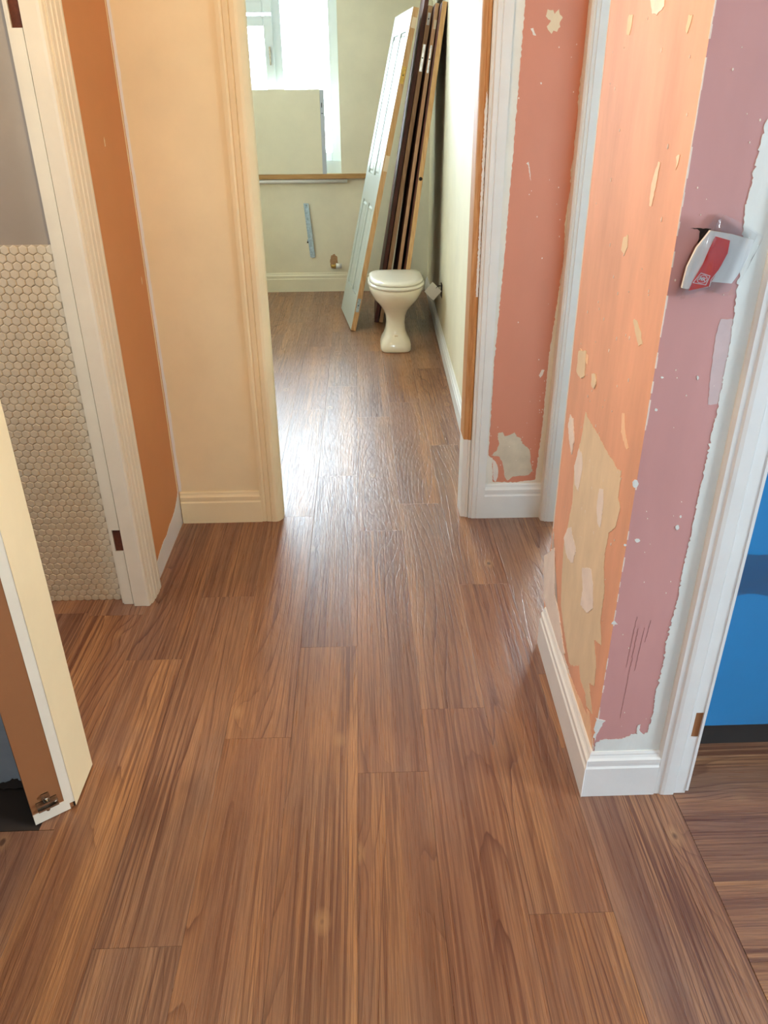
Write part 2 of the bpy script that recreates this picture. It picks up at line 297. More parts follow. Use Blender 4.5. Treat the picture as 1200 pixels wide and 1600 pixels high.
PX = {
'red':[(0.5176,1.8588),(0.5228,1.7939),(0.5168,1.4423),(0.5089,1.038),(0.496,0.6682),(0.4953,0.2757),(0.5127,0.2641),(0.5189,0.159),(0.6002,0.1543),(0.6911,0.1638),(0.6997,0.3892),(0.6993,0.6648),(0.7096,0.8558),(0.7193,1.0354),(0.7106,1.1424),(0.7152,1.2046),(0.7186,1.2555),(0.7127,1.3213),(0.7188,1.3545),(0.7157,1.4027),(0.7211,1.4688),(0.7149,1.5242),(0.7166,1.5838),(0.7204,1.6665),(0.7187,1.7931),(0.7129,1.8581)],
'red_plaster':[(0.5279,0.3701),(0.5466,0.3748),(0.5549,0.3569),(0.576,0.3616),(0.5941,0.3739),(0.6025,0.3559),(0.62,0.3454),(0.6264,0.3248),(0.657,0.3009),(0.6642,0.2721),(0.6664,0.2458),(0.6772,0.2031),(0.6616,0.1847),(0.6275,0.1828),(0.5984,0.1807),(0.5801,0.1623),(0.5667,0.1787),(0.5556,0.2376),(0.539,0.2695),(0.505,0.2754),(0.5233,0.2907),(0.5354,0.3266),(0.5263,0.3575)],
'red_blotch':[(0.5921,1.7646),(0.6067,1.7687),(0.6151,1.7583),(0.6292,1.7666),(0.639,1.7436),(0.6353,1.7309),(0.6345,1.714),(0.6198,1.7099),(0.6106,1.7014),(0.6016,1.7163),(0.5945,1.7227),(0.6073,1.7353),(0.5922,1.748)],
'red_m1':[(0.5448,1.7187),(0.5527,1.7195),(0.5629,1.6995),(0.5553,1.7008)],
'red_m2':[(0.5617,1.3364),(0.5694,1.3412),(0.5757,1.3166),(0.5823,1.2819),(0.5753,1.3018),(0.5693,1.329)],
'red_m3':[(0.5877,1.5726),(0.5918,1.5725),(0.5929,1.5667),(0.5887,1.5667)],
'red_m4':[(0.6764,0.6233),(0.6876,0.6254),(0.6826,0.6044),(0.6745,0.5927),(0.6691,0.6023)],
'red_m5':[(0.5209,0.169),(0.5131,0.2596),(0.5258,0.2488),(0.5372,0.2221),(0.5395,0.1847),(0.5314,0.158)],
'beige':[(1.7808,0.8419),(1.7403,0.834),(1.6536,0.8344),(1.5827,0.8277),(1.5005,0.8278),(1.4784,0.8253),(1.4521,0.833),(1.4467,0.8088),(1.4443,0.7752),(1.4218,0.76),(1.4341,0.7077),(1.4706,0.6735),(1.4775,0.6206),(1.4692,0.5816),(1.4418,0.539),(1.438,0.4583),(1.4069,0.4124),(1.461,0.3855),(1.42,0.3419),(1.4112,0.2872),(1.4505,0.2614),(1.3939,0.2148),(1.4559,0.1911),(1.5541,0.1984),(1.6398,0.1752),(1.7292,0.2179),(1.7906,0.2572),(1.819,0.3422),(1.836,0.4304),(1.8173,0.4999),(1.7996,0.5776),(1.821,0.6667),(1.8016,0.7334),(1.7863,0.775)],
'filler0':[(1.7989,0.7341),(1.7614,0.735),(1.7432,0.7073),(1.7516,0.6616),(1.7581,0.6318),(1.7969,0.6343),(1.8222,0.671)],
'filler1':[(1.5816,0.7271),(1.5513,0.7421),(1.5331,0.7063),(1.5337,0.6501),(1.5593,0.6483),(1.5842,0.6795)],
'filler2':[(1.8145,0.493),(1.7785,0.516),(1.7405,0.4864),(1.7057,0.4844),(1.7348,0.4292),(1.8025,0.4203),(1.8404,0.4459)],
'filler3':[(1.6343,0.4776),(1.5603,0.5242),(1.5273,0.4994),(1.501,0.4475),(1.5427,0.4059),(1.6045,0.387),(1.6027,0.4375)],
'filler4':[(1.8146,0.443),(1.7542,0.5032),(1.7114,0.4913),(1.7216,0.4385),(1.7766,0.4205)],
'filler5':[(1.9114,0.9568),(1.8394,0.9777),(1.8253,0.9183),(1.8617,0.9006),(1.9092,0.901)],
'filler6':[(1.7605,0.9439),(1.7361,0.9541),(1.7163,0.9401),(1.7286,0.9177),(1.7549,0.918)],
'filler7':[(1.9223,0.7783),(1.8888,0.7806),(1.8551,0.7364),(1.8619,0.6908),(1.903,0.7165),(1.9309,0.7483)],
'filler8':[(2.0457,0.2634),(1.9313,0.3607),(1.8699,0.238),(1.8042,0.2266),(1.7236,0.18),(1.6871,0.1625),(1.7544,0.1273),(1.9051,0.1175),(2.0025,0.1557)],
'scuff0':[(1.819,1.6722),(1.7888,1.6683),(1.7912,1.6511),(1.7995,1.634),(1.819,1.638),(1.8253,1.6619)],
'scuff1':[(1.4609,1.6414),(1.4393,1.6379),(1.4426,1.6273),(1.4509,1.6148),(1.4615,1.6177),(1.4604,1.6331)],
'scuff2':[(1.6951,1.6992),(1.6024,1.6893),(1.5943,1.665),(1.6304,1.6562),(1.6612,1.6613),(1.6793,1.6778)],
'scuff3':[(1.5013,1.4223),(1.4912,1.4204),(1.4963,1.3856),(1.5049,1.3467),(1.5206,1.3449),(1.5236,1.3833),(1.5127,1.4084)],
'scuff4':[(1.4137,1.4364),(1.395,1.4387),(1.3978,1.4288),(1.406,1.4134),(1.4079,1.4282)],
'scuff5':[(1.6557,1.2711),(1.6262,1.2785),(1.6192,1.2579),(1.6337,1.2398),(1.6607,1.2449)],
'scuff6':[(1.516,1.1341),(1.4931,1.1398),(1.4612,1.1262),(1.439,1.1068),(1.4589,1.0975),(1.4945,1.1174)],
'scuff7':[(1.5007,0.9431),(1.4829,0.9498),(1.4689,0.9224),(1.427,0.8945),(1.4439,0.8872),(1.489,0.906)],
'scuff8':[(1.9052,0.9659),(1.8171,0.9726),(1.8154,0.9498),(1.8584,0.9556)],
'scuff9':[(1.4711,0.1771),(1.4171,0.1999),(1.3624,0.1538),(1.3615,0.1316),(1.4168,0.1137),(1.4862,0.1158),(1.6196,0.1084),(1.6928,0.1187),(1.6022,0.1514),(1.531,0.1576)],
'streak':[(1.6261,0.1733),(1.5476,0.2375),(1.5253,0.2163),(1.4673,0.2136),(1.4294,0.182),(1.4688,0.1725),(1.5324,0.1699),(1.5869,0.1712)],
'white':[(0.6487,1.4914),(0.6464,1.4334),(0.6432,1.3609),(0.6521,1.2842),(0.6592,1.2086),(0.6648,1.1416),(0.6653,1.1076),(0.6662,1.0507),(0.6665,1.0069),(0.6657,0.9619),(0.6659,0.9074),(0.6657,0.8509),(0.6656,0.8011),(0.666,0.7378),(0.6646,0.6798),(0.664,0.6374),(0.6663,0.5746),(0.6615,0.5),(0.6617,0.4448),(0.6635,0.376),(0.6598,0.3173),(0.6637,0.2612),(0.66,0.1924),(0.6512,0.1899),(0.6253,0.1888),(0.5968,0.1735),(0.5583,0.175),(0.5381,0.1645),(0.5408,0.1301),(0.6924,0.1242),(0.7143,0.7139),(0.7129,1.056),(0.7052,1.3849),(0.6795,1.4912)],
'lilac':[(0.6387,1.1753),(0.664,1.1749),(0.6653,1.1076),(0.6662,1.0507),(0.665,1.0145),(0.6468,1.0149),(0.641,1.0695),(0.6387,1.1056),(0.6364,1.1409)],
'corner_white':[(0.5308,0.2415),(0.5508,0.2345),(0.548,0.2188),(0.5395,0.1904),(0.537,0.1711),(0.533,0.1842)],
'chip0':[(0.554,1.0061),(0.5532,1.0035),(0.5506,1.0029),(0.5482,1.0047),(0.5477,1.0076),(0.5496,1.0094),(0.5524,1.0087)],
'chip1':[(0.5401,0.8522),(0.5388,0.8452),(0.5337,0.8435),(0.5287,0.8485),(0.5275,0.8563),(0.5311,0.8611),(0.5367,0.8592)],
'chip2':[(0.5627,0.7222),(0.561,0.7188),(0.5562,0.7181),(0.5519,0.7206),(0.5514,0.7244),(0.5549,0.7267),(0.56,0.7257)],
'chip3':[(0.6386,0.7509),(0.638,0.7462),(0.6349,0.7451),(0.6317,0.7485),(0.6308,0.7538),(0.6329,0.757),(0.6363,0.7558)],
'chip4':[(0.5546,1.0687),(0.5538,1.0671),(0.5515,1.0667),(0.5494,1.0679),(0.5491,1.0698),(0.5508,1.0709),(0.5532,1.0704)],
'chip5':[(0.6198,1.0676),(0.6196,1.0643),(0.618,1.0635),(0.6162,1.0658),(0.6155,1.0695),(0.6165,1.0718),(0.6184,1.071)],
'chip6':[(0.6395,0.7759),(0.6391,0.7733),(0.6373,0.7726),(0.6354,0.7745),(0.6349,0.7775),(0.6361,0.7793),(0.6382,0.7786)],
'chip7':[(0.5361,0.7118),(0.5353,0.7101),(0.5331,0.7097),(0.531,0.711),(0.5308,0.7129),(0.5324,0.7141),(0.5348,0.7136)],
'chip8':[(0.5306,0.5122),(0.5358,0.5228),(0.5448,0.5117)],
'chip9':[(0.6335,0.1932),(0.6325,0.2156),(0.6393,0.2186),(0.6398,0.1994),(0.6515,0.1861),(0.6393,0.1866)],
'sheen0':[(0.6123,1.5634),(0.6155,1.5824),(0.6181,1.6031),(0.6304,1.6133),(0.6533,1.5155),(0.6381,1.5156),(0.6225,1.5289)],
'bag':[(0.5985,1.354),(0.6231,1.3446),(0.6452,1.3331),(0.6713,1.3185),(0.6665,1.3056),(0.6594,1.2823),(0.6512,1.2557),(0.6419,1.2255),(0.6255,1.2211),(0.5987,1.2292),(0.5797,1.2218),(0.5483,1.2168),(0.5518,1.263),(0.5649,1.301),(0.5835,1.3309),(0.5911,1.3464)],
'card':[(0.5841,1.3278),(0.6234,1.3212),(0.6606,1.3115),(0.6563,1.2824),(0.644,1.2528),(0.6371,1.2408),(0.602,1.2443),(0.5975,1.2353),(0.5604,1.2327),(0.5523,1.2344),(0.5554,1.2689),(0.5664,1.301)],
'redlab':[(0.5935,1.3187),(0.6193,1.3119),(0.6196,1.2916),(0.6122,1.2711),(0.598,1.2489),(0.5972,1.2368),(0.5791,1.2332),(0.5647,1.2304),(0.5689,1.2463),(0.5807,1.2745),(0.5869,1.2979)],
'logo':[(0.5795,1.2604),(0.5968,1.2549),(0.5921,1.2391),(0.5679,1.2433)],
'hole':[(0.5575,1.3296),(0.5753,1.329),(0.5923,1.3284),(0.5894,1.3194),(0.5821,1.3093),(0.5753,1.2999),(0.573,1.2999),(0.5753,1.3123),(0.5735,1.324),(0.5695,1.3272)],
}
H = 2.45
# ================================================================== FLOOR
floor = wall('floor', [((-3.2, -2.4, -.06), (4.0, 7.6, -.0045))], M['sub'])
W, L = .1805, 1.265
starts = {-1: 1.957, -2: 1.567, 0: 1.433, -3: .987, -4: .65, 1: 1.662, 2: 1.03, 3: 1.80, -5: 2.157}
def plank(x0, x1, y0, y1, m):
    g = .00025; bm = bmesh.new()
    sx, sy = (x1-x0)/2-g, (y1-y0)/2-g; b = .0004
    lo = [bm.verts.new((a*sx, c*sy, -.004)) for a, c in ((-1,-1),(1,-1),(1,1),(-1,1))]
    mi = [bm.verts.new((a*sx, c*sy, -.0003)) for a, c in ((-1,-1),(1,-1),(1,1),(-1,1))]
    hi = [bm.verts.new((a*(sx-b), c*(sy-b), 0)) for a, c in ((-1,-1),(1,-1),(1,1),(-1,1))]
    bm.faces.new(hi)
    for i in range(4):
        j = (i+1) % 4; bm.faces.new((lo[i], lo[j], mi[j], mi[i])); bm.faces.new((mi[i], mi[j], hi[j], hi[i]))
    link('plank', bm, m, floor, loc=((x0+x1)/2, (y0+y1)/2, 0))
for k in range(-13, 5):
    x0 = -.0325 + k*W; x1 = x0+W; s = starts.get(k, random.uniform(.3, 1.5))
    y = s - 4*L
    while y < 7.25:
        ya, yb = y, y+L; y += L
        if k <= -5: regs = ((-2.2, 1.285, -1.6, 9), (1.286, 1.43, -.79, 9), (1.43, 2.31, -1.5, 9), (2.86, 7.3, -2.35, 9))
        elif k >= 3: regs = ((-2.2, 1.50, -9, .7475), (1.50, 7.3, -9, .79))
        else: regs = ((-2.2, 7.3, -9, 9),)
        for (ry0, ry1, rx0, rx1) in regs:
            a, b = max(ya, ry0), min(yb, ry1); c, d = max(x0, rx0), min(x1, rx1)
            if b-a > .012 and d-c > .012: plank(c, d, a, b, M['wood'])
for j in range(-2, 10):      # kitchen boards run the other way
    y0 = .19 + j*W - .0; x = .7485 - (j*.37 % L)
    while x < 2.6:
        a, b = max(x, .7485), min(x+L, 2.6); x += L
        if b-a > .02: plank(a, b, y0, min(y0+W, 1.52), M['wood_x'])
for k in range(4, 13):       # side room
    x0 = -.0325 + k*W
    for i in range(3):
        a = 1.5+i*L + (k % 3)*.3
        if x0 > .79-.0: plank(max(x0, .79), x0+W, max(a, 1.56), min(a+L, 5.3), M['wood'])
# ================================================================== CEILING
wall('ceiling', [((-3.2, -2.4, H), (4.0, 7.6, H+.1))], M['wall_white'])
# ================================================================== HALL LEFT SIDE
def pk(n, c):
    if n.x > .5: return 1
    return 0
wl = wall('wall_left', [((-.835, 2.235, 0), (-.75, 2.90, H)), ((-.835, 1.48, 2.08), (-.75, 2.235, H)), ((-.835, .30, 2.08), (-.75, 1.37, H)), ((-.835, -2.2, 0), (-.75, .30, H))],
          [M['cream'], M['brown']], pk)
# white painted band along the foot of the brown wall, where the skirting is missing
patch('paint_band', [(2.332, 0), (2.80, 0), (2.80, .155), (2.775, .135), (2.74, .118), (2.70, .105), (2.66, .10), (2.60, .096), (2.55, .085), (2.50, .088), (2.44, .082), (2.38, .07), (2.332, .052)], lambda u, v: (-.75, u, v), (1, 0, 0), M['white'], wl, .0012)
patch('paint_band', [(2.786, .14), (2.80, .14), (2.80, 2.3), (2.790, 2.3)], lambda u, v: (-.75, u, v), (1, 0, 0), M['cream'], wl, .0008, step=.03)
for (u, v) in ((2.56, 1.42), (2.735, .985)):
    patch('paint_chip', [(u-.003, v-.012), (u+.003, v-.010), (u+.004, v+.006), (u, v+.014), (u-.004, v+.004)], lambda a, b: (-.75, a, b), (1, 0, 0), M['plaster'], wl, .0006)
# bathroom: far wall with hexagon mosaic
bw = wall('wall_bathroom', [((-2.2, 2.262, 0), (-.835, 2.36, H))], M['greywall'])
box('grout_bed', (-1.9, 2.2535, 0), (-.836, 2.262, 1.178), M['grout'], bw)
def hexmesh():
    me = bpy.data.meshes.new('tile'); bm = bmesh.new(); rings = []
    for r, y in ((.01365, 0), (.01365, -.0012), (.0122, -.0028), (.0100, -.0031)):
        rings.append([bm.verts.new((r*math.sin(math.pi/3*i), y, r*math.cos(math.pi/3*i))) for i in range(6)])
    for a, b in zip(rings, rings[1:]):
        for i in range(6): bm.faces.new((a[i], a[(i+1) % 6], b[(i+1) % 6], b[i]))
    bm.faces.new(rings[-1]); bmesh.ops.recalc_face_normals(bm, faces=bm.faces[:]); bm.to_mesh(me); bm.free(); me.materials.append(M['tile'])
    return me
hx = hexmesh(); cells = []
dx, dz = .0252, .02182
for r in range(54):
    for c in range(40):
        x = -.8545 - c*dx - (dx/2 if r % 2 else 0); z = 1.166 - r*dz
        if x > -1.85 and z > .009: cells.append((x, z))
vis = [c for c in cells if c[0] > -1.02 - .07*(1.18-c[1])/1.18]
vis.sort(key=lambda c: -c[1]); near = vis[:299]; nset = set(near)
for x, z in near:
    o = bpy.data.objects.new('tile', hx); COL.objects.link(o); o.location = (x, 2.2535-random.random()*.0003, z); o.parent = bw
    o.rotation_euler = (random.uniform(-.012, .012), 0, random.uniform(-.012, .012))
bm = bmesh.new()
for x, z in cells:
    if (x, z) in nset: continue
    n0 = len(bm.verts); bm.from_mesh(hx); bm.verts.ensure_lookup_table()
    for v in bm.verts[n0:]: v.co += Vector((x, 2.2535, z))
tag(link('tile', bm, M['tile'], bw), kind='stuff')
wall('wall_bathroom_side', [((-2.3, 1.47, 0), (-2.2, 2.36, H))], M['greywall'])
# far jamb of the bathroom doorway: rebated lining with two hinge notches
jb = box('trim_1', (-.797, 2.207, .001), (-.757, 2.235, 2.08), M['trim_warm_lit'], **ST)
def segs(lo, hi, cuts, f):
    z = lo
    for a, b in cuts: f(z, a); z = b
    f(z, hi)
hc = [(.212, .292), (1.685, 1.765)]
segs(.001, 2.08, hc, lambda a, b: box('rebate_strip', (-.835, 2.2200, a), (-.8035, 2.235, b), M['trim_warm_lit'], jb))
for a, b in hc:
    box('hinge_notch', (-.828, 2.2250, a), (-.8035, 2.235, b), M['burn'], jb)
    box('notch_lip', (-.835, 2.2200, a), (-.829, 2.235, b), M['trim_warm_lit'], jb)
box('edge_strip', (-.842, 2.2265, .001), (-.835, 2.2535, 2.08), M['trim_warm_lit'], jb)
ap = [(-.757, 2.207), (-.749, 2.206), (-.744, 2.209), (-.742, 2.221), (-.7405, 2.2235), (-.739, 2.2215), (-.737, 2.227), (-.7355, 2.243), (-.7375, 2.2465), (-.734, 2.250), (-.733, 2.268), (-.7355, 2.272), (-.732, 2.276), (-.731, 2.300), (-.734, 2.306), (-.731, 2.312), (-.732, 2.326), (-.737, 2.332), (-.750, 2.333), (-.757, 2.30)]
prism('trim_2', ap, .0005, 2.14, M['trim_warm_lit'], **ST)
# near jamb / nib between bathroom doorway and cupboard opening
nib = prism('trim_3', [(-.722, 1.352), (-.722, 1.4845), (-.80, 1.4845), (-.80, 1.41), (-.735, 1.375)], .006, 2.14, M['cream'], **ST)
tag(nib, 'cream painted board on the hall face of the narrow nib')
def nb(u): return Vector((-.7275+(-.802+.7275)*u, 1.3515+(1.300-1.3515)*u, 0))   # across the brown face, 0 = hall side
def nibpiece(name, u0, u1, z0, z1, t0, t1, m, par=nib):
    d = Vector((-.0515, .0745, 0)).normalized()*-1; d = Vector((.568, -.823, 0)); a, b = nb(u0), nb(u1)
    return prism(name, [tuple((a+d*t1)[:2]), tuple((b+d*t1)[:2]), tuple((b+d*t0)[:2]), tuple((a+d*t0)[:2])], z0, z1, m, par)
ln = nibpiece('lining_board', .0, 1.0, .004, 2.08, -.02, 0, M['mdf'])
sp = nibpiece('painted_edge', -.06, .20, .020, 2.10, -.018, .0012, M['trim_warm_lit'])
sp2 = nibpiece('painted_foot', .09, 1.0, .002, .034, -.01, .0016, M['trim_warm_lit'])
nibpiece('foot_gap', -.05, .09, .0005, .019, -.02, -.004, M['hole'])
def nib3(u, z, t): p = nb(u)+Vector((.568, -.823, 0))*t; return (p.x, p.y, z)
rc = bmesh.new()
def nbox(u0, u1, z0, z1, t0, t1):
    vs = [rc.verts.new(nib3(u, z, t)) for t in (t0, t1) for (u, z) in ((u0, z0), (u1, z0), (u1, z1), (u0, z1))]
    for f in ((0,1,2,3),(4,5,6,7),(0,1,5,4),(1,2,6,5),(2,3,7,6),(3,0,4,7)): rc.faces.new([vs[i] for i in f])
nbox(.34, .86, .044, .049, 0, .014); nbox(.34, .86, .060, .065, 0, .014); nbox(.34, .86, .044, .065, 0, .002)
nbox(.50, .70, .078, .084, 0, .012); nbox(.52, .68, .065, .084, 0, .002); nbox(.45, .75, .036, .045, 0, .002)
catch = link('roller_catch', rc, M['chrome'], nib); tag(catch, 'nickel roller catch near the foot of the brown board')
for (u, z) in ((.60, .072), (.40, .054), (.62, .040)):
    cyl('catch_roller', nib3(u, z, .001), nib3(u, z, .011), .0042, M['chrome'], catch, 12)
wall('wall_cupboard', [((-2.2, 1.415, .012), (-.80, 1.4845, H)), ((-2.3, .2, 0), (-2.2, 1.47, H)), ((-2.2, .2, 0), (-.835, .30, H))], M['cupwall'])
patch('ragged_plaster', [(-1.3, 0.004), (-.83, .004), (-.832, .03), (-.86, .024), (-.89, .034), (-.93, .02), (-.97, .03), (-1.05, .022), (-1.3, .03)], lambda u, v: (u, 1.415, v), (0, -1, 0), M['hole'], floor, .003, amp=.004)
box('bare_floor', (-2.2, 1.288, -.0044), (-.791, 1.415, -.0025), M['sub'], floor)
# ================================================================== HALL END (doorway to far room)
we = wall('wall_end_left', [((-.75, 2.81, 0), (-.345, 2.90, H)), ((-.345, 2.81, 2.12), (.405, 2.90, H))], [M['cream'], M['farcream']], lambda n, c: 1 if n.y > .5 else 0)
patch('corner_line', [(-.75, .137), (-.738, .137), (-.741, 2.3), (-.75, 2.3)], lambda u, v: (u, 2.81, v), (0, -1, 0), M['white'], we, .0007, step=.03)
skirting('baseboard_left', (-.745, 2.81), (-.422, 2.81), (0, -1), .137, M['cream'])
aL = [(-.425, 2.81), (-.425, 2.797), (-.412, 2.795), (-.404, 2.7985), (-.402, 2.795), (-.385, 2.792), (-.383, 2.795), (-.381, 2.791), (-.366, 2.790), (-.356, 2.7935), (-.348, 2.802), (-.341, 2.812), (-.337, 2.822), (-.337, 2.86), (-.35, 2.90), (-.35, 2.81)]
prism('trim_4', aL, .0008, 2.12, M['cream'], **ST)
# right of the doorway
wr = wall('wall_end_right', [((.425, 2.80, 0), (.80, 2.90, H))], [M['wall_white'], M['farcream']], lambda n, c: 1 if n.y > .5 else 0)
f3 = lambda u, v: (u, 2.80, v); fn = (0, -1, 0)
rp = patch('red_paint', PX['red'], f3, fn, M['red'], wr, .0008, step=.008, amp=.0022)
patch('plaster_patch', PX['red_plaster'], f3, fn, M['plaster_grey'], wr, .0013, amp=.0022)
patch('plaster_patch', PX['red_blotch'], f3, fn, M['plaster'], wr, .0013, amp=.004)
for k in ('red_m1', 'red_m2', 'red_m3', 'red_m4', 'red_m5'): patch('paint_chip', PX[k], f3, fn, M['filler'], wr, .0013, step=.003, amp=.001)
for i in range(46):
    u = random.uniform(.50, .70); v = random.choice((random.uniform(.17, .55), random.uniform(.2, 1.7)))
    if i % 2: u = random.uniform(.675, .70)
    r = random.uniform(.0008, .0024)
    patch('paint_fleck', [(u+r*math.cos(a)*random.uniform(.6, 1.2), v+1.5*r*math.sin(a)) for a in [j*1.05 for j in range(6)]], f3, fn, M['filler'], wr, .0014, rag=False)
skirting('baseboard_right', (.486, 2.80), (.725, 2.80), (0, -1), .15)
prism('trim_5', [(.487, 2.805), (.487, 2.782), (.456, 2.782), (.454, 2.785), (.451, 2.7825), (.438, 2.783), (.433, 2.788), (.430, 2.7865), (.424, 2.789), (.424, 2.805)], .0008, 2.12, M['white'], **ST)
t6 = prism('trim_6', [(.424, 2.80), (.421, 2.794), (.413, 2.797), (.411, 2.80), (.395, 2.803), (.393, 2.81), (.393, 2.90), (.424, 2.90)], .0008, .345, M['white'], **ST)
prism('bare_strip', [(.424, 2.80), (.421, 2.7935), (.413, 2.7965), (.411, 2.80), (.395, 2.803), (.393, 2.81), (.393, 2.90), (.424, 2.90)], .345, 2.12, M['ply'], t6)
patch('old_paint', [(.4135, .9), (.4215, .9), (.4215, 1.52), (.418, 1.55), (.4135, 1.5)], lambda u, v: (u, 2.7955-(u-.4135)*.3, v), (0, -1, 0), M['white'], t6, .001)
# right-hand wall of hall: strip past the side-room doorway
wall('wall_right', [((.73, 2.752, 0), (.785, 2.90, H)), ((.73, 1.99, 2.12), (.785, 2.752, H)), ((.73, -2.2, 0), (.785, .36, H)), ((.73, .36, 2.12), (.785, 1.352, H))], M['wall_white'])
prism('trim_7', [(.73, 2.80), (.721, 2.799), (.717, 2.795), (.717, 2.786), (.719, 2.784), (.716, 2.782), (.716, 2.770), (.718, 2.768), (.716, 2.766), (.717, 2.753), (.724, 2.748), (.731, 2.748), (.731, 2.80)], .0008, 2.12, M['white'], **ST)
prism('trim_8', [(.731, 2.744), (.743, 2.744), (.743, 2.741), (.79, 2.741), (.79, 2.752), (.731, 2.752)], .0008, 2.12, M['white'], **ST)
# boxed-out projection: one paint, salmon lamplit side, rose daylit near face
bx = wall('wall_boxing', [([(.536, 1.352), (.785, 1.352), (.785, 1.985), (.557, 1.985)], 0, H)], [M['pink'], M['rose'], M['wall_white']], lambda n, c: 0 if n.x < -.5 else (1 if n.y < -.5 else 2))
nP = Vector((-1, .0332, 0)).normalized()
p3 = lambda u, v: (.536+(u-1.352)*.0332, u, v)
n3 = lambda u, v: (u, 1.352, v)
nN = (0, -1, 0)
def PP(k, m, t, **kw): return patch({'beige': 'plaster_patch', 'streak': 'paint_streak'}.get(k, kw.pop('nm', 'filler_patch')), PX[k], p3, nP, m, bx, t, **kw)
PP('beige', M['plaster'], .0010, amp=.0025)
PP('streak', M['pink'], .0014, amp=.003)
for i in range(9): PP('filler%d' % i, M['filler'] if i not in (6, 5) else M['plaster'], .0016+.00015*i, amp=.003, seed=i)
for i in range(10): PP('scuff%d' % i, M['scuff'] if i not in (0, 1, 5, 6) else M['plaster'], .0009, nm='scuff_mark', amp=.002, seed=i+20)
patch('primer_edge', [(1.356, .13), (1.972, .13), (1.972, .40), (1.955, .38), (1.95, .25), (1.90, .20), (1.84, .165), (1.7, .152), (1.5, .148), (1.375, .15), (1.366, .17), (1.356, .16)], p3, nP, M['filler'], bx, .0008, amp=.005)
patch('primer_edge', [(1.974, .4), (1.984, .4), (1.984, 1.75), (1.980, 1.75)], p3, nP, M['filler'], bx, .0008, step=.02)
for i in range(70):     # flecks
    if i < 34: u = random.gauss(1.60, .10); v = random.uniform(.55, 1.25)
    else: u = random.uniform(1.37, 1.95); v = random.uniform(.2, 1.7)
    if not 1.36 < u < 1.96: continue
    r = random.uniform(.0007, .0026)
    patch('paint_fleck', [(u+r*math.cos(a)*random.uniform(.5, 1.2), v+1.8*r*math.sin(a)) for a in [j*1.05 for j in range(6)]], p3, nP, M['filler'], bx, .0012, rag=False)
PN = lambda k, m, t, nm, **kw: patch(nm, PX[k], n3, nN, m, bx, t, **kw)
PN('lilac', M['lilac'], .0006, 'primer_smear', amp=.001)
PX['white'] = [(min(u+.008, .699) if u > .675 else u, v) for u, v in PX['white']]
PX['lilac'] = [(u+.004, v) for u, v in PX['lilac']]
PN('white', M['brush'], .0012, 'white_paint_band', step=.004, amp=.0028)
PN('corner_white', M['brush'], .0012, 'white_paint_chip', amp=.003)
for i in range(10): PN('chip%d' % i, M['brush'], .0010, 'paint_chip', step=.003, amp=.0008, seed=i)
for i in range(30):
    u = random.uniform(.545, .655); v = random.uniform(.2, 1.6); r = random.uniform(.0005, .0014)
    patch('paint_fleck', [(u+r*math.cos(a), v+1.6*r*math.sin(a)) for a in [j*1.05 for j in range(6)]], n3, nN, M['filler'], bx, .0010, rag=False)
# chipped white arris
bm = bmesh.new(); z = .14
while z < 2.3:
    h = random.uniform(.008, .03); w = random.uniform(.0006, .0026); w2 = random.uniform(.0006, .0022)
    if random.random() < (.82 if z > .95 else .55): addprism(bm, [(.5355, 1.3515), (.536+w, 1.3512), (.536+w, 1.352), (.536, 1.352+w2), (.5356, 1.352+w2)], z, z+h)
    z += h
tag(link('chipped_arris', bm, M['filler'], bx), kind='stuff')
for (u, v, l) in ((.585, .53, .14), (.592, .50, .26), (.606, .50, .12), (.617, .52, .06)):   # dark drips
    patch('drip', [(u-.0004, v), (u+.0004, v), (u+.0001-.004, v-l), (u-.0004-.004, v-l)], n3, nN, M['drip'], bx, .0005, rag=True, amp=.0012)
PN('hole', M['hole'], .0008, 'box_hole', step=.003, amp=.001)
skirting('baseboard_boxing', (.5555, 1.952), (.536, 1.352), (-1, -.0), .137, t=1.05, miter=(0, 1))
skirting('baseboard_boxing_end', (.536, 1.352), (.70, 1.352), (0, -1), .137, t=.9, miter=(1.1, 0))
# kitchen doorway jamb
prism('trim_9', [(.697, 1.352), (.697, 1.345), (.702, 1.339), (.712, 1.338), (.716, 1.335), (.724, 1.3335), (.748, 1.3335), (.7495, 1.336), (.7495, 1.352)], .0008, 2.12, M['white'], **ST)
t10 = tag(wall('trim_10', [((.7515, 1.3385, .0008), (.7785, 1.352, .186)), ((.7515, 1.3385, .186), (.7600, 1.352, .262)), ((.7515, 1.3385, .262), (.7785, 1.352, 2.12)), ((.7785, 1.3365, .010), (.785, 1.352, 2.12))], M['white']), kind='structure')
box('hinge_notch', (.7600, 1.3415, .186), (.7785, 1.352, .262), M['mdf'], t10)
